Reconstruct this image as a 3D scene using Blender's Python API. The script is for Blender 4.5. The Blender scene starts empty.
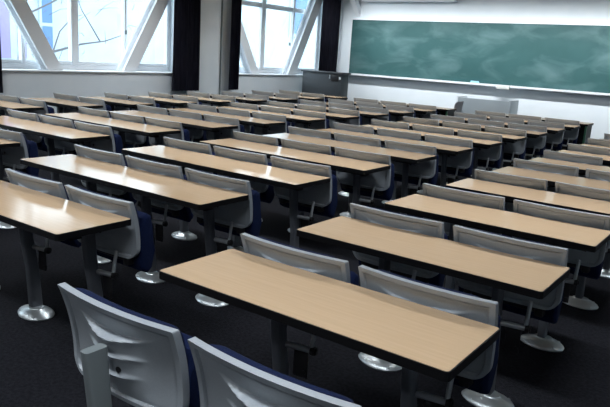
import bpy, bmesh, math, random
from mathutils import Vector, Matrix
random.seed(7)
C = bpy.context.scene.collection
PI = math.pi

# ------------------------------------------------------------------ helpers
def mat(name, col, rough=0.5, metal=0.0, spec=0.5, coat=0.0):
    m = bpy.data.materials.new(name); m.use_nodes = True
    b = m.node_tree.nodes['Principled BSDF']
    b.inputs['Base Color'].default_value = (*col, 1); b.inputs['Roughness'].default_value = rough
    b.inputs['Metallic'].default_value = metal; b.inputs['Specular IOR Level'].default_value = spec
    b.inputs['Coat Weight'].default_value = coat
    return m

def noise_mat(name, c1, c2, scale=(1, 1, 1), nscale=8, rough=0.5, metal=0.0, spec=0.5, bump=0.0, bscale=None, detail=4, lo=.35, hi=.65):
    m = mat(name, c1, rough, metal, spec); nt = m.node_tree; b = nt.nodes['Principled BSDF']
    tc = nt.nodes.new('ShaderNodeTexCoord'); mp = nt.nodes.new('ShaderNodeMapping')
    mp.inputs['Scale'].default_value = scale
    nz = nt.nodes.new('ShaderNodeTexNoise'); nz.inputs['Scale'].default_value = nscale; nz.inputs['Detail'].default_value = detail
    rp = nt.nodes.new('ShaderNodeValToRGB')
    rp.color_ramp.elements[0].position = lo; rp.color_ramp.elements[1].position = hi
    rp.color_ramp.elements[0].color = (*c1, 1); rp.color_ramp.elements[1].color = (*c2, 1)
    L = nt.links.new
    L(tc.outputs['Object'], mp.inputs['Vector']); L(mp.outputs[0], nz.inputs['Vector'])
    L(nz.outputs['Fac'], rp.inputs['Fac']); L(rp.outputs[0], b.inputs['Base Color'])
    if bump:
        n2 = nt.nodes.new('ShaderNodeTexNoise'); n2.inputs['Scale'].default_value = bscale or nscale; n2.inputs['Detail'].default_value = 3
        bp = nt.nodes.new('ShaderNodeBump'); bp.inputs['Strength'].default_value = bump; bp.inputs['Distance'].default_value = .01
        L(tc.outputs['Object'], n2.inputs['Vector']); L(n2.outputs['Fac'], bp.inputs['Height']); L(bp.outputs[0], b.inputs['Normal'])
    return m

def link(name, bm, m, parent=None, smooth=False, recalc=True):
    if recalc: bmesh.ops.recalc_face_normals(bm, faces=bm.faces)
    me = bpy.data.meshes.new(name); bm.to_mesh(me); bm.free(); me.materials.append(m)
    if smooth:
        for p in me.polygons: p.use_smooth = True
        me.set_sharp_from_angle(angle=math.radians(38))
    o = bpy.data.objects.new(name, me); C.objects.link(o)
    if parent: o.parent = parent
    return o

def box(bm, x0, x1, y0, y1, z0, z1, bev=0.0, seg=2):
    r = bmesh.ops.create_cube(bm, size=1)
    vs = r['verts']
    for v in vs:
        v.co = Vector((x0 + (v.co.x + .5) * (x1 - x0), y0 + (v.co.y + .5) * (y1 - y0), z0 + (v.co.z + .5) * (z1 - z0)))
    if bev:
        es = list({e for v in vs for e in v.link_edges})
        bmesh.ops.bevel(bm, geom=es, offset=bev, segments=seg, profile=.5, affect='EDGES')
    return bm

def bxo(name, m, *a, parent=None, bev=0.0):
    return link(name, box(bmesh.new(), *a, bev=bev), m, parent, smooth=bev > 0)

def tube(bm, a, b, r0, r1=None, n=14, caps=True):
    a, b = Vector(a), Vector(b); r1 = r0 if r1 is None else r1
    d = b - a; q = d.to_track_quat('Z', 'Y').to_matrix().to_4x4()
    M = Matrix.Translation((a + b) / 2) @ q
    bmesh.ops.create_cone(bm, cap_ends=caps, segments=n, radius1=r0, radius2=r1, depth=d.length, matrix=M)
    return bm

def prism(bm, pts, axis, a, b):
    """closed outline pts (2-D) extruded along axis from a to b"""
    def P(p, t):
        return {'x': (t, p[0], p[1]), 'y': (p[0], t, p[1]), 'z': (p[0], p[1], t)}[axis]
    v0 = [bm.verts.new(P(p, a)) for p in pts]; v1 = [bm.verts.new(P(p, b)) for p in pts]
    n = len(pts)
    for i in range(n): bm.faces.new((v0[i], v0[(i + 1) % n], v1[(i + 1) % n], v1[i]))
    bm.faces.new(v0[::-1]); bm.faces.new(v1)
    return bm

def rrect(x0, x1, y0, y1, r, n=5):
    out = []
    for cx, cy, a0 in ((x1 - r, y1 - r, 0), (x0 + r, y1 - r, 90), (x0 + r, y0 + r, 180), (x1 - r, y0 + r, 270)):
        for i in range(n + 1):
            a = math.radians(a0 + 90 * i / n); out.append((cx + r * math.cos(a), cy + r * math.sin(a)))
    return out

def ring(bm, outer, inner, z0, z1):
    n = len(outer); V = lambda p, z: bm.verts.new((p[0], p[1], z))
    a0 = [V(p, z0) for p in outer]; a1 = [V(p, z1) for p in outer]; b0 = [V(p, z0) for p in inner]; b1 = [V(p, z1) for p in inner]
    for i in range(n):
        j = (i + 1) % n
        bm.faces.new((a0[i], a0[j], a1[j], a1[i])); bm.faces.new((b0[j], b0[i], b1[i], b1[j]))
        bm.faces.new((a1[i], a1[j], b1[j], b1[i])); bm.faces.new((a0[j], a0[i], b0[i], b0[j]))
    return bm

def empty(name, loc, rz=0):
    o = bpy.data.objects.new(name, None); o.empty_display_size = .1; C.objects.link(o)
    o.location = loc; o.rotation_euler = (0, 0, rz); return o

def tag(o, label, cat, group=None):
    o['label'] = label; o['category'] = cat
    if group: o['group'] = group
    return o

def struct(o):
    o['kind'] = 'structure'; return o

def copy_tree(o, parent=None):
    c = o.copy(); C.objects.link(c); c.parent = parent
    for ch in list(o.children): copy_tree(ch, c)
    return c

# ------------------------------------------------------------------ materials
M = {}
M['laminate'] = noise_mat('beech_laminate', (.63, .45, .28), (.67, .48, .305), scale=(1.2, 26, 26), nscale=3.0, rough=.14, spec=.5, detail=5)
M['black_edge'] = mat('black_edge', (.005, .005, .006), .5, 0, .25)
M['leg'] = mat('dark_grey_steel', (.115, .125, .145), .42, .1)
M['alu'] = mat('polished_aluminium', (.60, .65, .67), .34, .75)
M['steel'] = mat('dull_steel', (.48, .51, .54), .35, .45)
M['black_plastic'] = mat('black_plastic', (.012, .012, .014), .45)
M['shell'] = noise_mat('grey_plastic', (.33, .365, .40), (.36, .395, .43), nscale=180, rough=.36, bump=.05, bscale=260)
M['pedestal'] = mat('grey_painted_steel', (.20, .23, .24), .4)
M['navy'] = noise_mat('navy_fabric', (.005, .011, .044), (.008, .016, .060), nscale=160, rough=.9, spec=.15, bump=.3, bscale=420)
M['carpet'] = noise_mat('dark_carpet', (.005, .0053, .0075), (.014, .0145, .019), nscale=55, rough=.95, spec=.1, bump=.5, bscale=160, detail=6)
M['wall'] = noise_mat('white_wall_paint', (.77, .83, .87), (.80, .855, .89), nscale=3, rough=.7, spec=.2)
M['white'] = mat('white_gloss_paint', (.82, .85, .88), .4)
M['ceil'] = mat('ceiling_white', (.75, .75, .75), .8)
M['curtain'] = noise_mat('blackout_curtain', (.017, .017, .028), (.028, .028, .044), scale=(1, 1, .1), nscale=30, rough=.85, spec=.15)
M['lectern'] = noise_mat('charcoal_laminate', (.042, .050, .058), (.048, .056, .064), nscale=40, rough=.45)
M['console'] = mat('light_grey_laminate', (.40, .45, .48), .5)
M['pipe'] = mat('grey_green_pipe', (.16, .20, .21), .5)
M['stackgrey'] = mat('mid_grey_plastic', (.30, .31, .33), .45)
M['green_edge'] = mat('green_edge', (.05, .16, .10), .45)
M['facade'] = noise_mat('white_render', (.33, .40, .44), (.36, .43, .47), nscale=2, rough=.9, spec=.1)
M['lavender'] = mat('lavender_panel', (.19, .17, .34), .6)
M['bluepane'] = mat('blue_window_glass', (.09, .17, .32), .5, 0, .2)
M['bark'] = mat('grey_bark', (.10, .10, .11), .9)
M['eraser_blue'] = mat('pale_blue_felt', (.38, .68, .88), .8)
M['eraser_white'] = mat('off_white_felt', (.65, .66, .62), .8)

def board_material():
    m = noise_mat('green_chalkboard', (.028, .086, .087), (.034, .097, .098), nscale=2, rough=.5, spec=.3)
    nt = m.node_tree; b = nt.nodes['Principled BSDF']; L = nt.links.new
    src = b.inputs['Base Color'].links[0].from_socket
    tc = nt.nodes.new('ShaderNodeTexCoord'); mp = nt.nodes.new('ShaderNodeMapping')
    mp.inputs['Scale'].default_value = (.8, 1, 1.9); mp.inputs['Rotation'].default_value = (0, .5, 0)
    n1 = nt.nodes.new('ShaderNodeTexNoise'); n1.inputs['Scale'].default_value = 1.5; n1.inputs['Detail'].default_value = 7; n1.inputs['Distortion'].default_value = .5
    r1 = nt.nodes.new('ShaderNodeValToRGB'); r1.color_ramp.elements[0].position = .47; r1.color_ramp.elements[1].position = .78
    r1.color_ramp.elements[0].color = (0, 0, 0, 1); r1.color_ramp.elements[1].color = (.23, .23, .23, 1)
    mx = nt.nodes.new('ShaderNodeMix'); mx.data_type = 'RGBA'
    L(tc.outputs['Object'], mp.inputs['Vector']); L(mp.outputs[0], n1.inputs['Vector']); L(n1.outputs['Fac'], r1.inputs['Fac'])
    L(r1.outputs[0], mx.inputs['Factor']); L(src, mx.inputs['A']); mx.inputs['B'].default_value = (.33, .47, .50, 1)
    L(mx.outputs['Result'], b.inputs['Base Color'])
    return m
M['board'] = board_material()

def glass_material():
    m = bpy.data.materials.new('window_glass'); m.use_nodes = True; nt = m.node_tree; nt.nodes.clear(); L = nt.links.new
    out = nt.nodes.new('ShaderNodeOutputMaterial'); mx = nt.nodes.new('ShaderNodeMixShader')
    tr = nt.nodes.new('ShaderNodeBsdfTransparent'); tr.inputs[0].default_value = (.95, .975, .98, 1)
    gl = nt.nodes.new('ShaderNodeBsdfGlossy'); gl.inputs['Roughness'].default_value = .02
    lw = nt.nodes.new('ShaderNodeLayerWeight'); p5 = nt.nodes.new('ShaderNodeMath'); p5.operation = 'POWER'; p5.inputs[1].default_value = 5
    ma = nt.nodes.new('ShaderNodeMath'); ma.operation = 'MULTIPLY_ADD'; ma.inputs[1].default_value = .93; ma.inputs[2].default_value = .035
    L(lw.outputs['Facing'], p5.inputs[0]); L(p5.outputs[0], ma.inputs[0]); L(ma.outputs[0], mx.inputs[0]); L(tr.outputs[0], mx.inputs[1]); L(gl.outputs[0], mx.inputs[2]); L(mx.outputs[0], out.inputs[0])
    return m
M['glass'] = glass_material()

# ------------------------------------------------------------------ measures of the room
XW, YF, XR, YB, ZC = -9.10, 13.90, 1.80, -2.40, 3.20   # window wall, front wall, right wall, back wall, ceiling
Y1, PITCH, DEPTH, TOP = 1.549, .85, .406, .73           # rows of desks
BLOCKS = {'A': (-8.297, -7.120, 2), 'B': (-6.496, -4.761, 3), 'C': (-4.111, -2.388, 3), 'D': (-1.752, -.590, 2)}
SILL, HEAD = 1.04, 2.98
WIN = [(.2, 3.5), (4.3, 8.62), (9.93, 13.45)]  # first opening is unseen, added for daylight on the near desks

# ------------------------------------------------------------------ room shell
struct(bxo('floor', M['carpet'], XW - .1, XR + .1, YB - .1, YF + .1, -.1, 0))
struct(bxo('ceiling', M['ceil'], XW - .45, XR + .1, YB - .1, YF + .1, ZC, ZC + .1))
struct(bxo('wall_front', M['wall'], XW - .45, XR + .1, YF, YF + .15, 0, ZC))
M['backwall'] = noise_mat('darkened_backwall', (.16, .15, .14), (.20, .19, .18), nscale=4, rough=.7)  # unseen wall made dark to cut fill on the chair backs
struct(bxo('wall_back', M['backwall'], XW, XR + .1, YB - .15, YB, 0, ZC))
struct(bxo('wall_right', M['wall'], XR, XR + .15, YB, YF, 0, ZC))
bm = bmesh.new()
box(bm, XW - .45, XW, YB - .1, YF, 0, SILL)
box(bm, XW - .45, XW, YB - .1, YF, HEAD, ZC)
edges = [YB - .1] + [e for w in WIN for e in w] + [YF]
for i in range(0, len(edges), 2):
    box(bm, XW - .45, XW, edges[i], edges[i + 1], SILL, HEAD)
struct(link('wall_left', bm, M['wall']))

XG = -9.50
def window(n, y0, y1, mull, transoms=()):
    w = struct(empty('window_%d' % n, (XG, (y0 + y1) / 2, SILL)))
    yc = (y0 + y1) / 2
    bm = bmesh.new()
    def fb(a, b, z0, z1, x0=-.03, x1=.05):
        box(bm, x0, x1, a - yc, b - yc, z0 - SILL, z1 - SILL, bev=.006, seg=1)
    fb(y0, y1, SILL + .001, SILL + .10); fb(y0, y1, HEAD - .08, HEAD - .001)
    fb(y0 + .001, y0 + .08, SILL + .1, HEAD - .08); fb(y1 - .08, y1 - .001, SILL + .1, HEAD - .08)
    for a, b in mull: fb(a, b, SILL + .1, HEAD - .08, -.03, .07)
    for z0, z1 in transoms: fb(y0 + .08, y1 - .08, z0, z1, -.025, .055)
    # sash rails just above the bottom rail
    fb(y0 + .08, y1 - .08, SILL + .10, SILL + .155, -.02, .03)
    link('window_frame', bm, M['white'], w, smooth=True)
    cuts = [y0 + .08] + [t for m_ in mull for t in m_] + [y1 - .08]
    for i in range(0, len(cuts), 2):
        bxo('pane', M['glass'], .004, .010, cuts[i] - yc, cuts[i + 1] - yc, .155, HEAD - .08 - SILL, parent=w)
    return w, yc
window(1, *WIN[0], [(1.5, 1.6)])  # unseen window, put in to light the near rows
w2, yc2 = window(2, *WIN[1], [(5.62, 5.68), (6.49, 6.62), (7.55, 7.595)])
w3, yc3 = window(3, *WIN[2], [(11.23, 11.37), (12.36, 12.42)], [(2.46, 2.56)])
for w_, yy, yc, z in ((w2, 7.57, yc2, 1.72), (w3, 12.27, yc3, 1.74)):
    bm = bmesh.new(); box(bm, .05, .085, yy - yc - .018, yy - yc + .018, z - SILL - .035, z - SILL + .035, bev=.004)
    link('window_handle', bm, M['pipe'], w_, smooth=True)
# sill boards
for i, (a, b) in enumerate(WIN):
    struct(bxo('trim_%d' % (i + 1), M['white'], XG + .055, XW + .03, a + .005, b - .005, SILL - .02 + .021, SILL + .022, bev=.004))
# slim dark service pipe and pale strip at the pier
p = tag(link('wall_pipe', tube(bmesh.new(), (XW + .016, 9.61, 0), (XW + .016, 9.61, ZC), .015), M['pipe'], smooth=True),
        'slim grey vertical pipe on the white pier beside the narrow curtain', 'pipe')

# diagonal braces inside the window openings
def brace(y_lo, y_hi, z_hi, w, label):
    bm = bmesh.new()
    a = Vector((0, y_lo, SILL + .022)); t = (z_hi - SILL - .022)
    o = [(y_lo - w / 2, SILL + .022), (y_lo + w / 2, SILL + .022), (y_hi + w / 2, z_hi), (y_hi - w / 2, z_hi)]
    xm = -9.27
    # H-section: front flange, web, rear flange
    prism(bm, o, 'x', xm + .06, xm + .10)
    wi = w * .35
    o2 = [(y_lo - wi / 2, SILL + .022), (y_lo + wi / 2, SILL + .022), (y_hi + wi / 2, z_hi), (y_hi - wi / 2, z_hi)]
    prism(bm, o2, 'x', xm - .06, xm + .06)
    prism(bm, o, 'x', xm - .10, xm - .06)
    return tag(link('diagonal_brace', bm, M['white']), label, 'brace', 'white steel braces in the windows')
sl1 = (5.51 - 6.11) / (2.06 - 1.03)
brace(6.02, 6.02 + sl1 * (HEAD - SILL), HEAD - .001, .26, 'white diagonal steel brace leaning left across the leftmost window')
sl2 = (8.18 - 7.41) / (2.32 - 1.03)
brace(7.44, 7.44 + sl2 * 1.66, SILL + .022 + 1.66, .27, 'white diagonal steel brace leaning right towards the wide dark curtain')
brace(10.79, 10.79 - .60 * 1.12, SILL + .022 + 1.12, .24, 'white diagonal brace low beside the narrow curtain in the farther window')
brace(12.06, 12.06 + .535 * 1.93, HEAD - .001, .28, 'white diagonal steel brace rising behind the lectern to the far curtain')

# curtains
def curtain(y0, y1, hem, flare, label, x=-8.98):
    n = max(40, int((y1 - y0) * 110)); folds = max(3, round((y1 - y0) / .115)); rows = 14
    bm = bmesh.new(); g = []
    for j in range(rows + 1):
        t = j / rows; z = hem + (3.05 - hem) * t; row = []
        for i in range(n + 1):
            s = i / n; k = 1 + flare * (1 - t) ** 2
            y = (y0 + y1) / 2 + (s - .5) * (y1 - y0) * k
            a = .030 * math.sin(s * folds * 2 * PI + .5 * math.sin(t * 2)) + .010 * math.sin(s * folds * 4.7 * PI + 1)
            row.append(bm.verts.new((x + a, y, z)))
        g.append(row)
    for j in range(rows):
        for i in range(n): bm.faces.new((g[j][i], g[j][i + 1], g[j + 1][i + 1], g[j + 1][i]))
    bmesh.ops.solidify(bm, geom=bm.faces[:], thickness=.006)
    o = link('curtain', bm, M['curtain'], smooth=True)
    return tag(o, label, 'curtain', 'dark blackout curtains')
curtain(4.30, 5.02, .74, .04, 'sliver of dark curtain at the left picture edge')
curtain(8.25, 8.90, .74, .06, 'wide dark pleated curtain left of the white pier')
curtain(9.74, 10.03, .75, .02, 'narrow dark gathered curtain right of the white pier')
curtain(12.84, 13.62, .78, .02, 'dark pleated curtain in the corner behind the lectern')
rail = bmesh.new()
tube(rail, (-8.98, 4.0, 3.07), (-8.98, 13.85, 3.07), .018)
for y in (4.2, 6.5, 9.2, 11.5, 13.7): box(rail, XW - .001, -8.96, y - .015, y + .015, 3.06, 3.09)
struct(link('trim_4', rail, M['white'], smooth=True))

# ------------------------------------------------------------------ front of the room
bb = tag(empty('blackboard', (-5.0, YF, 1.14)), 'long green blackboard with smeared chalk on the front wall', 'blackboard')
BX0, BX1 = -8.76, -1.3
bxo('board_surface', M['board'], BX0 + 5, BX1 + 5, -.045, -.002, 0, 1.28, parent=bb)
bm = bmesh.new()
box(bm, BX0 + 4.965, BX0 + 5.0, -.06, -.002, -.02, 1.315); box(bm, BX1 + 5, BX1 + 5.035, -.06, -.002, -.02, 1.315)
box(bm, BX0 + 5, BX1 + 5, -.06, -.002, 1.28, 1.315)
link('frame', bm, M['white'], bb)
bm = bmesh.new()
prism(bm, [(-.002, -.045), (-.002, 0), (-.14, 0), (-.145, .012), (-.16, .012), (-.16, -.03), (-.14, -.045)], 'x', BX0 + 4.95, BX1 + 5.05)
link('chalk_tray', bm, M['white'], bb)
def eraser(x, w, m, label):
    e = tag(empty('board_eraser', (x, YF - .105, 1.141)), label, 'eraser', 'erasers on the chalk tray')
    bxo('felt_pad', m, -w / 2, w / 2, -.022, .022, 0, .028, parent=e, bev=.005)
    bxo('grip', M['white'] if m is M['eraser_white'] else m, -w / 2 + .01, w / 2 - .01, -.018, .018, .028, .05, parent=e, bev=.006)
eraser(-5.47, .20, M['eraser_blue'], 'pale blue eraser standing on the chalk tray of the blackboard')
hb = bxo('eraser_holder', M['eraser_white'], .06, .34, -.205, -.161, -.075, .008, parent=bb, bev=.006)
hb['label'] = 'white eraser holder clipped under the tray'

# angled bracket above the left end of the board
bm = bmesh.new()
bt, tp = Vector((-8.62, YF - .001, 2.52)), Vector((-8.62, 13.30, ZC - .001))
o_ = [(YF - .001, 2.49), (YF - .001, 2.66), (13.50, ZC - .001), (13.25, ZC - .001)]
prism(bm, o_, 'x', -8.70, -8.57)
tag(link('angled_bracket', bm, M['white']), 'white angled bracket on the wall above the left blackboard corner', 'bracket')
# projection screen case hanging from the ceiling
sc = tag(empty('screen_case', (-7.2, 13.70, 2.855)), 'white roller screen case along the ceiling above the blackboard', 'screen case')
bm = bmesh.new(); prism(bm, rrect(-.06, .06, -.02, .11, .03), 'x', -1.22, 1.12); link('housing', bm, M['white'], sc, smooth=True)
for x in (-1.25, 1.12): bxo('end_cap', M['steel'], x, x + .03, -.065, .065, -.025, .115, parent=sc, bev=.006)
for x in (-.9, .7): bxo('hanger', M['white'], x - .02, x + .02, -.02, .02, .11, .344, parent=sc)

# lectern
lec = tag(empty('lectern', (-8.27, 12.0, 0)), 'dark grey boxy lectern in front of the far curtain', 'lectern')
bm = bmesh.new(); box(bm, -.555, .495, .02, .31, .05, 1.155, bev=.006); link('body', bm, M['lectern'], lec, smooth=True)
bxo('plinth', M['black_plastic'], -.53, .47, .05, .29, 0, .05, parent=lec)
bxo('top', M['lectern'], -.585, .525, -.01, .34, 1.155, 1.19, parent=lec, bev=.006)
bxo('socket_panel', M['black_plastic'], .235, .42, .008, .021, 1.00, 1.135, parent=lec, bev=.003)
bm = bmesh.new(); tube(bm, (.19, .018, 1.06), (.19, .004, 1.06), .016); box(bm, .18, .20, .004, .021, 1.065, 1.13, bev=.003)
link('hook', bm, M['steel'], lec, smooth=True)
bm = bmesh.new(); box(bm, .435, .475, .008, .021, 1.04, 1.09, bev=.003); link('switch_plate', bm, M['white'], lec, smooth=True)

# teacher's console
con = tag(empty('teacher_console', (-4.83, 13.0, 0)), 'light grey console desk under the blackboard', 'console')
bm = bmesh.new(); box(bm, -.64, .44, 0, .03, .02, .855, bev=.004); link('front_panel', bm, M['console'], con, smooth=True)
bxo('side_panel', M['white'], -.665, -.64, -.005, .48, 0, .87, parent=con, bev=.004)  # white colour stands in for the highlight on the left edge
bxo('side_panel', M['console'], .44, .48, -.01, .48, 0, .875, parent=con, bev=.004)
bxo('worktop', M['console'], -.64, .44, .03, .48, .80, .83, parent=con)

# loose stacking chair
lc = tag(empty('stacking_chair', (-5.19, 11.94, 0), math.radians(92)), 'loose grey chair beyond the front desk near the grey console', 'chair')
def curved_panel(w, z0, z1, y, bow, lean, th, round_=.06, n=14, m=10):
    bm = bmesh.new(); F = []; B = []
    for side, lst in ((0, F), (1, B)):
        for j in range(m + 1):
            t = j / m; z = z0 + (z1 - z0) * t; hw = w / 2; e = min(z - z0, z1 - z)
            if e < round_: hw = w / 2 - round_ + math.sqrt(max(0, round_ ** 2 - (round_ - e) ** 2))
            lst.append([bm.verts.new((hw * (2 * i / n - 1), y + bow * (hw * (2 * i / n - 1) / (w / 2)) ** 2 + lean * t + side * th, z)) for i in range(n + 1)])
    for j in range(m):
        for i in range(n):
            bm.faces.new((F[j][i], F[j][i + 1], F[j + 1][i + 1], F[j + 1][i])); bm.faces.new((B[j][i], B[j + 1][i], B[j + 1][i + 1], B[j][i + 1]))
        bm.faces.new((F[j][0], F[j + 1][0], B[j + 1][0], B[j][0])); bm.faces.new((F[j][n], B[j][n], B[j + 1][n], F[j + 1][n]))
    for i in range(n):
        bm.faces.new((F[0][i], B[0][i], B[0][i + 1], F[0][i + 1])); bm.faces.new((F[m][i], F[m][i + 1], B[m][i + 1], B[m][i]))
    return bm
link('backrest', curved_panel(.40, .56, .835, -.21, .05, -.05, .014), M['stackgrey'], lc, smooth=True)
bm = bmesh.new(); box(bm, -.22, .22, -.20, .22, .43, .46, bev=.014); link('seat', bm, M['stackgrey'], lc, smooth=True)
for sx in (-1, 1):
    link('leg', tube(bmesh.new(), (sx * .20, .18, .435), (sx * .23, .23, 0), .011), M['steel'], lc, smooth=True)
    bm = tube(bmesh.new(), (sx * .20, -.17, .435), (sx * .23, -.25, 0), .011)
    link('leg', bm, M['steel'], lc, smooth=True)
    link('back_post', tube(bmesh.new(), (sx * .19, -.17, .43), (sx * .19, -.205, .66), .010), M['steel'], lc, smooth=True)

# ------------------------------------------------------------------ the lecture chair (origin: floor under its pedestal, y=0 at rear edge of desk behind)
ZT, ZB0 = .802, .498
def shell_half(z):
    hw = .259 - .008 * (ZT - z) / .30
    R = .062; e = z - ZB0
    if e < R: hw = hw - R + math.sqrt(max(0, R * R - (R - e) ** 2))
    R = .005; e = ZT - z
    if e < R: hw = hw - R + math.sqrt(max(0, R * R - (R - e) ** 2))
    return hw
def shell_y(x, z):
    u = (ZT - z) / .25
    return -.022 + .052 * (1 - (1 - min(u, 1)) ** 2) + .025 * (x / .258) ** 2
def sst(a, b, x):
    t = max(0, min(1, (x - a) / (b - a))); return t * t * (3 - 2 * t)
def emboss(x, z, hw):
    d = min(hw - abs(x), ZT - z, z - ZB0)
    r = .008 * sst(.018, .024, d)                           # panel recessed inside the raised rim
    ax = abs(x)
    def ridge(zc, amp, x0, x1, wd):
        f = 1 - sst(x0, x1, ax); q = (z - zc) / wd
        return amp * f * (math.exp(-q * q) if q > 0 else 1 / (1 + (q * .55) ** 2) ** 1.5)
    r += .004 * math.exp(-((d - .0225) / .0022) ** 2)        # groove along the rim
    zr = .714 + .12 * ax + .5 * max(0, ax - .10) ** 1.5      # upper edge of the raised hub, flaring out like wings
    r -= .033 * (1 - sst(.0, .205, ax)) ** 1.5 * (1 - sst(zr - .004, zr + .006, z)) * sst(.49, .60, z)
    r -= ridge(zr - .006, .008, .05, .17, .006)
    r -= ridge(.655 + .05 * ax, .011, .055, .15, .006)
    r -= ridge(.592 + .04 * ax, .009, .05, .12, .006)
    return r
def make_shell():
    bm = bmesh.new()
    zs = [ZB0 + .0006] + [ZB0 + .062 * (1 - math.cos(k / 9 * PI / 2)) for k in range(1, 10)]
    zs = sorted(set(zs)); z = zs[-1]
    while z < .775: z += .0042; zs.append(z)
    zs += [ZT - .0245, ZT - .0225, ZT - .0205, ZT - .018, ZT - .012, ZT - .005, ZT - .003, ZT - .001, ZT]
    zs = sorted(v for v in zs if v <= ZT)
    us = [i / 26 * .88 for i in range(-26, 27)]
    us = [-1, -.975, -.945, -.925, -.905] + us + [.905, .925, .945, .975, 1]
    F, B = [], []
    for z in zs:
        hw = shell_half(z); rf = []; rb = []
        for u in us:
            x = u * hw; y = shell_y(x, z)
            rb.append(bm.verts.new((x, y + emboss(x, z, hw), z)))
            rf.append(bm.verts.new((x, y + .026, z)))
        F.append(rf); B.append(rb)
    n = len(us) - 1
    for j in range(len(zs) - 1):
        for i in range(n):
            bm.faces.new((B[j][i], B[j][i + 1], B[j + 1][i + 1], B[j + 1][i])); bm.faces.new((F[j][i], F[j + 1][i], F[j + 1][i + 1], F[j][i + 1]))
        bm.faces.new((F[j][0], F[j + 1][0], B[j + 1][0], B[j][0])); bm.faces.new((F[j][n], B[j][n], B[j + 1][n], F[j + 1][n]))
    for i in range(n):
        bm.faces.new((F[0][i], B[0][i], B[0][i + 1], F[0][i + 1])); bm.faces.new((F[-1][i], F[-1][i + 1], B[-1][i + 1], B[-1][i]))
    return bm
def make_back_cushion():
    bm = bmesh.new(); F, B = [], []; n, m = 20, 14; z0, z1 = .512, .799
    for j in range(m + 1):
        t = j / m; z = z0 + (z1 - z0) * t; e = min(z - z0, z1 - z); R = .04
        hw = .238
        if e < R: hw = .238 - R + math.sqrt(max(0, R * R - (R - e) ** 2))
        rf, rb = [], []
        for i in range(n + 1):
            u = 2 * i / n - 1; x = u * hw; y = shell_y(x, z) + .0255
            pu = min(1, (1 - abs(u)) * 7) ** .5 * min(1, e / .03 + .12) ** .5
            rb.append(bm.verts.new((x, y, z))); rf.append(bm.verts.new((x, y + .010 + .044 * pu, z)))
        F.append(rf); B.append(rb)
    for j in range(m):
        for i in range(n):
            bm.faces.new((B[j][i], B[j][i + 1], B[j + 1][i + 1], B[j + 1][i])); bm.faces.new((F[j][i], F[j + 1][i], F[j + 1][i + 1], F[j][i + 1]))
        bm.faces.new((F[j][0], F[j + 1][0], B[j + 1][0], B[j][0])); bm.faces.new((F[j][n], B[j][n], B[j + 1][n], F[j + 1][n]))
    for i in range(n):
        bm.faces.new((F[0][i], B[0][i], B[0][i + 1], F[0][i + 1])); bm.faces.new((F[m][i], F[m][i + 1], B[m][i + 1], B[m][i]))
    return bm
PX, PY = .012, 0.0
FX, FY = .028, -.006   # pedestal offset from the seat's centre
def leg_mesh(ztop):
    bm = bmesh.new()
    vs = []
    for z, w, d, yy in ((0.0, .044, .070, .004), (.28, .042, .066, -.012), (.46, .040, .064, -.040), (ztop, .034, .074, -.062)):
        o = rrect(PX - w / 2, PX + w / 2, PY - d / 2 + yy, PY + d / 2 + yy, .010, 3)
        vs.append([bm.verts.new((x, y, z + (.006 if z == ztop else 0) * 0)) for x, y in o])
    n = len(vs[0])
    for a, b in zip(vs, vs[1:]):
        for i in range(n): bm.faces.new((a[i], a[(i + 1) % n], b[(i + 1) % n], b[i]))
    bm.faces.new(vs[0][::-1]); bm.faces.new(vs[-1])
    return bm
def foot_mesh():
    bm = bmesh.new()
    prof = [(1.0, 0), (1.02, .006), (.97, .014), (.84, .024), (.64, .033), (.48, .039), (.42, .043), (.40, .048)]
    n = 32; rows = []
    for r, z in prof:
        row = []
        for i in range(n):
            a = 2 * PI * i / n; c, s = math.cos(a), math.sin(a)
            k = 1 + .22 * max(0, -c) ** 3                   # drawn out to one side like a drop
            row.append(bm.verts.new((FX + r * .112 * c * k, FY + r * .088 * s, z)))
        rows.append(row)
    for a, b in zip(rows, rows[1:]):
        for i in range(n): bm.faces.new((a[i], a[(i + 1) % n], b[(i + 1) % n], b[i]))
    bm.faces.new(rows[0][::-1]); bm.faces.new(rows[-1])
    for a in (45, 135, 225, 315):
        a = math.radians(a)
        bmesh.ops.create_uvsphere(bm, u_segments=10, v_segments=6, radius=.010, matrix=Matrix.Translation((FX + .098 * math.cos(a), FY + .078 * math.sin(a), .014)))
    return bm
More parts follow.
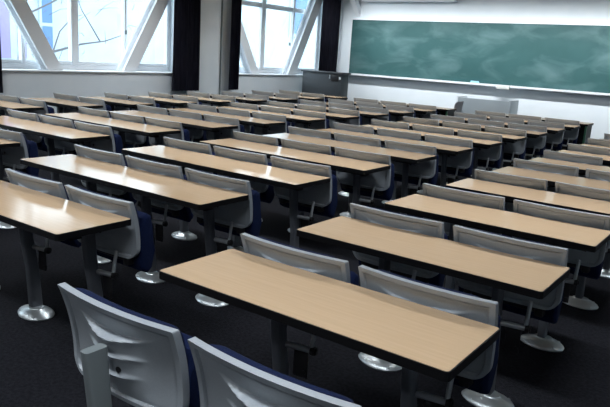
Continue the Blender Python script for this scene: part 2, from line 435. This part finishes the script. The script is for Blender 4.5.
def make_chair():
    r = empty('lecture_chair', (0, 0, 0))
    sh = link('backrest_shell', make_shell(), M['shell'], r, smooth=True)
    yc = shell_y(.034, .614) + emboss(.034, .614, shell_half(.614)); cap = tube(bmesh.new(), (.034, yc - .003, .614), (.034, yc + .012, .614), .0095)
    link('bolt_cap', cap, M['black_plastic'], sh, smooth=True)
    link('back_cushion', make_back_cushion(), M['navy'], r, smooth=True)
    bm = bmesh.new()
    pts = [(.088, .475), (.108, .425), (.150, .405), (.180, .43), (.188, .52), (.184, .64), (.170, .705), (.142, .722), (.112, .70), (.098, .62)]
    prism(bm, pts, 'x', -.235, .235)
    es = [e for e in bm.edges if abs(e.verts[0].co.x - e.verts[1].co.x) < 1e-5]
    bmesh.ops.bevel(bm, geom=es, offset=.02, segments=3, profile=.5, affect='EDGES')
    st = link('seat_cushion', bm, M['navy'], r, smooth=True)
    bm = bmesh.new()
    prism(bm, [(.184, .44), (.192, .52), (.188, .635), (.177, .69), (.188, .69), (.198, .64), (.203, .52), (.194, .44)], 'x', -.20, .20)
    link('seat_pan', bm, M['black_plastic'], r, smooth=True)
    bm = bmesh.new(); box(bm, -.19, -.15, .05, .120, .455, .50, bev=.008); box(bm, .15, .19, .05, .120, .455, .50, bev=.008)
    tube(bm, (-.17, .08, .478), (.17, .08, .478), .013)
    link('hinge_bar', bm, M['black_plastic'], r, smooth=True)
    # arm from the pedestal, knob, rod up to the shell
    bm = tube(bmesh.new(), (PX + .012, -.012, .405), (.135, .006, .405), .013)
    arm = link('support_arm', bm, M['steel'], r, smooth=True)
    bm = tube(bmesh.new(), (.135, .006, .405), (.153, .008, .405), .018); tube(bm, (.153, .008, .405), (.159, .009, .405), .011)
    link('knob', bm, M['black_plastic'], arm, smooth=True)
    bm = tube(bmesh.new(), (.136, .006, .412), (.138, .024, .53), .0095)
    link('support_rod', bm, M['steel'], r, smooth=True)
    bm = box(bmesh.new(), .05, .12, .006, .013, .275, .395, bev=.003); tube(bm, (.106, .000, .30), (.106, .019, .30), .009)
    link('hanger_plate', bm, M['black_plastic'], r, smooth=True)
    return r
ORD = ['zeroth', 'first', 'second', 'third', 'fourth', 'fifth', 'sixth', 'seventh', 'eighth', 'ninth', 'tenth', 'eleventh', 'twelfth', 'thirteenth']
BN = {'A': 'block by the windows', 'B': 'second block from the windows', 'C': 'third block from the windows', 'D': 'right-hand block'}
SEAT = {2: ['left', 'right'], 3: ['left', 'middle', 'right']}
# which places the photograph shows (block, desk row counted from the back -> from the left seat)
ROWS = {'A': range(4, 13), 'B': range(2, 13), 'C': range(1, 13), 'D': range(1, 11)}

proto = make_chair(); used = False
def place_chair(b, k, i):
    """chair hung at the far edge of desk k, it belongs to the people sitting at desk k+1"""
    global used
    x0, x1, n = BLOCKS[b]; w = (x1 - x0) / n
    o = proto if not used else copy_tree(proto)
    used = True
    off = {2: (.008, .002), 3: (-.004, -.004, -.004)}[n][i]
    o.location = (x0 + w * (i + .5) + off, Y1 + (k - 1) * PITCH + DEPTH, 0)
    row = 12 - k
    side = SEAT[n][i]
    if k == 0:
        lab = 'grey-backed navy chair nearest the camera, %s of the pair in the bottom foreground' % side
    else:
        lab = 'grey-backed navy chair, %s seat, %s row from the blackboard, %s' % (side, ORD[row], BN[b])
    tag(o, lab, 'chair', 'chairs in the ' + BN[b])
    return o
VIS_CH = {}
for b, (x0, x1, n) in BLOCKS.items():
    for k in ROWS[b]:
        if k >= 12: continue
        for i in range(n):
            if b == 'B' and k == 2 and i == 0: continue
            if b == 'C' and k == 1 and i == 0: continue
            if b == 'A' and k == 4 and i == 0 and False: continue
            if b == 'D' and k >= 6 and i == 1: continue
            if b == 'D' and k >= 10: continue
            place_chair(b, k, i)
for i in range(2):
    o = place_chair('D', 0, i)
    lg = link('pedestal', leg_mesh(.697), M['pedestal'], o, smooth=True)
    link('foot_cover', foot_mesh(), M['alu'], lg, smooth=True)

# ------------------------------------------------------------------ desks
LEG, FOOT = leg_mesh(TOP - .034), foot_mesh()
def me_of(name, bm, m):
    o = link(name, bm, m, None, smooth=True); me = o.data; bpy.data.objects.remove(o); return me
LEG, FOOT = me_of('leg', LEG, M['leg']), me_of('foot_cover', FOOT, M['alu'])
def part(name, me, parent, loc=(0, 0, 0)):
    o = bpy.data.objects.new(name, me); C.objects.link(o); o.parent = parent; o.location = loc; return o
def make_desk(L, n):
    """origin: floor under the middle of the desk's far edge"""
    r = empty('lecture_desk', (0, 0, 0)); h = L / 2
    top = link('tabletop', prism(bmesh.new(), rrect(-h + .004, h - .004, -DEPTH + .004, -.004, .012), 'z', TOP - .030, TOP), M['laminate'], r)
    link('edge_band', ring(bmesh.new(), rrect(-h, h, -DEPTH, 0, .016), rrect(-h + .004, h - .004, -DEPTH + .004, -.004, .012), TOP - .031, TOP - .0012), M['black_edge'], top)
    bxo('under_rail', M['black_edge'], -h + .06, h - .06, -.30, -.24, TOP - .062, TOP - .0305, parent=r)
    w = L / n
    for i in range(n):
        x = -h + w * (i + .5)
        lg = part('leg', LEG, r, (x, 0, 0))
        part('foot_cover', FOOT, lg)
        bm = bmesh.new()
        prism(bm, [(-.34, TOP - .0335), (-.03, TOP - .0335), (-.03, TOP - .10), (-.09, TOP - .10), (-.34, TOP - .055)], 'x', x + PX - .022, x + PX + .022)
        link('bracket', bm, M['leg'], r)
    return r
desk_proto = {}
def place_desk(b, k):
    x0, x1, n = BLOCKS[b]; key = (round(x1 - x0, 3))
    if key not in desk_proto:
        o = make_desk(x1 - x0, n); desk_proto[key] = o
    else: o = copy_tree(desk_proto[key])
    o.location = ((x0 + x1) / 2, Y1 + (k - 1) * PITCH + DEPTH, 0)
    row = 13 - k
    num = {2: 'two-seat', 3: 'three-seat'}[n]
    if k == 12:
        lab = 'front %s desk with wood top and black panel, %s' % (num, BN[b])
    else:
        lab = 'wood-topped %s desk, %s row from the blackboard, %s' % (num, ORD[row], BN[b])
    if (b, k) == ('D', 1): lab = 'nearest wood-topped two-seat desk, right in front of the foreground chairs'
    tag(o, lab, 'desk', 'desks in the ' + BN[b])
    return o
for b in BLOCKS:
    for k in ROWS[b]: 
        if k < 12: place_desk(b, k)
# front row: the same desk with a modesty panel and end panels
for b in ('A', 'B', 'C'):
    o = place_desk(b, 12); L = BLOCKS[b][1] - BLOCKS[b][0]; h = L / 2
    bxo('modesty_panel', M['black_edge'], -h + .045, h - .045, -.075, -.055, .10, TOP - .031, parent=o)
    for s in (-1, 1):
        e = bxo('end_panel', M['black_edge'], s * (h - .03) - .014, s * (h - .03) + .014, -.36, -.03, 0, TOP - .031, parent=o)
        bxo('edge_strip', M['green_edge'], s * (h - .03) - .014, s * (h - .03) + .014, -.375, -.36, 0, TOP - .031, parent=e)

# ------------------------------------------------------------------ outside the windows
fac = tag(empty('neighbouring_building', (-17, 11, -4)), 'white building with lavender panels and a blue window outside the leftmost window', 'building')
bm = bmesh.new(); box(bm, -6, 0, -10.0, 5.6, 0, 8.2); link('wall', bm, M['facade'], fac)
def fpart(name, m, y0, y1, z0, z1, x=.03, parent=fac, oy=11):
    return bxo(name, m, .001, x, y0 - oy, y1 - oy, z0 + 4, z1 + 4, parent=parent)
fpart('panel', M['lavender'], 9.0, 9.80, .95, 4.5); fpart('panel', M['lavender'], 10.02, 10.26, .95, 4.5)
f = fpart('window', M['facade'], 10.66, 11.12, 1.2, 3.6, .06)
for z0, z1 in ((1.26, 1.86), (1.95, 3.5)):
    bxo('pane', M['bluepane'], .061, .07, 10.73 - 11, 11.04 - 11, z0 + 4, z1 + 4, parent=f)
fac2 = tag(empty('far_building', (-17, 23, -4)), 'pale building with a blue window outside the window by the lectern', 'building')
bm = bmesh.new(); box(bm, -6, 0, -5.9, 8, 0, 8.6); link('wall', bm, M['facade'], fac2)
f = fpart('window', M['facade'], 22.0, 23.25, 2.2, 4.8, .06, fac2, 23)
bxo('pane', M['bluepane'], .061, .07, -.88, .12, 6.34, 8.6, parent=f)
struct(bxo('trim_5', M['facade'], -40, XW - .6, -10, 45, -4.2, -4.0))
# bare tree
tr = tag(empty('bare_tree', (-13.2, 9.2, -4)), 'bare thin branches of a leafless tree outside the leftmost window', 'tree')
bm = bmesh.new()
def limb(bm, pts, r0, r1):
    n = len(pts) - 1
    for i in range(n):
        tube(bm, pts[i], pts[i + 1], r0 + (r1 - r0) * i / n, r0 + (r1 - r0) * (i + 1) / n, n=7)
limb(bm, [(0, -1.6, 0), (.05, -1.55, 2.5), (-.05, -1.4, 4.6), (0, -1.2, 6.5), (.1, -1.0, 8)], .10, .03)
link('trunk', bm, M['bark'], tr, smooth=True)
bm = bmesh.new()
limb(bm, [(-.05, -1.4, 4.7), (.0, -.6, 5.25), (.05, .1, 5.45), (.05, .75, 5.55), (.0, 1.4, 5.75)], .035, .008)
limb(bm, [(.05, .62, 5.52), (.0, .42, 5.85), (-.05, .2, 6.2), (-.1, .05, 6.6)], .018, .006)
limb(bm, [(0, -1.2, 6.0), (0, -.5, 6.35), (.05, .0, 6.75), (.1, .3, 7.3)], .022, .006)
limb(bm, [(.0, -.6, 5.25), (.05, -.45, 5.7), (.05, -.15, 6.0), (.1, .1, 6.1)], .018, .006)
for k in range(26):
    p0 = Vector((random.uniform(-.1, .1), random.uniform(-1.2, 1.6), random.uniform(5.1, 6.6)))
    d = Vector((random.uniform(-.2, .2), random.uniform(-.2, 1), random.uniform(-.1, .7))) * random.uniform(.3, .8)
    limb(bm, [p0, p0 + d * .5 + Vector((0, 0, random.uniform(-.05, .08))), p0 + d], .007, .003)
link('branches', bm, M['bark'], tr, smooth=True)

# ------------------------------------------------------------------ light
w = bpy.data.worlds.new('sky'); bpy.context.scene.world = w; w.use_nodes = True
bg = w.node_tree.nodes['Background']; bg.inputs[0].default_value = (.80, .91, 1.0, 1); bg.inputs[1].default_value = SKY = 4.4
def area(name, loc, sx, sy, energy, col, rot=(0, 0, 0), spread=180, portal=False):
    l = bpy.data.lights.new(name, 'AREA'); l.shape = 'RECTANGLE'; l.size = sx; l.size_y = sy; l.energy = energy; l.color = col
    l.spread = math.radians(spread)
    if portal: l.cycles.is_portal = True
    o = bpy.data.objects.new(name, l); C.objects.link(o); o.location = loc; o.rotation_euler = rot; return o
for a, b in WIN:
    area('window_portal', (XG - .08, (a + b) / 2, (SILL + HEAD) / 2), HEAD - SILL, b - a, 1, (1, 1, 1), (0, -PI / 2, 0), portal=True)
# unseen ceiling fluorescents as fill; rearmost row added to brighten the chair backs
for x in (-7.6, -5.4, -3.0, -.6):
    for y in (10.6, 7.2, 3.8, .4, -1.5):
        area('ceiling_fill_lamp', (x, y, ZC - .03), 1.2, .25, (28 if y > 5 else 25 if y > -1 else 18), (.90, .95, 1), spread=128)
# blackboard lamp washing the front wall
area('board_lamp', (-4.9, 12.3, 3.08), 7.6,  .06, 80, (.93, .97, 1), (math.radians(46), 0, 0), 78)

# ------------------------------------------------------------------ camera
R = Matrix(((0.80563, 0.58936, 0.0601), (-0.18028, 0.14727, 0.97253), (-0.56432, 0.79433, -0.2249)))
cam = bpy.data.cameras.new('camera'); cam.sensor_width = 36; cam.sensor_fit = 'HORIZONTAL'; cam.lens = 36 * 647.6 / 610; cam.clip_end = 200
co = bpy.data.objects.new('camera', cam); C.objects.link(co)
m3 = Matrix((R[0], R[1], -Vector(R[2]))).transposed()
co.matrix_world = Matrix.Translation((0, 0, 1.5442)) @ m3.to_4x4()
S = bpy.context.scene; S.camera = co
S.view_settings.view_transform = 'Standard'; S.view_settings.look = 'None'; S.view_settings.gamma = 1
S.view_settings.exposure = .2; S.view_settings.use_curve_mapping = False
S.cycles.use_denoising = True; S.cycles.max_bounces = 8; S.cycles.diffuse_bounces = 5
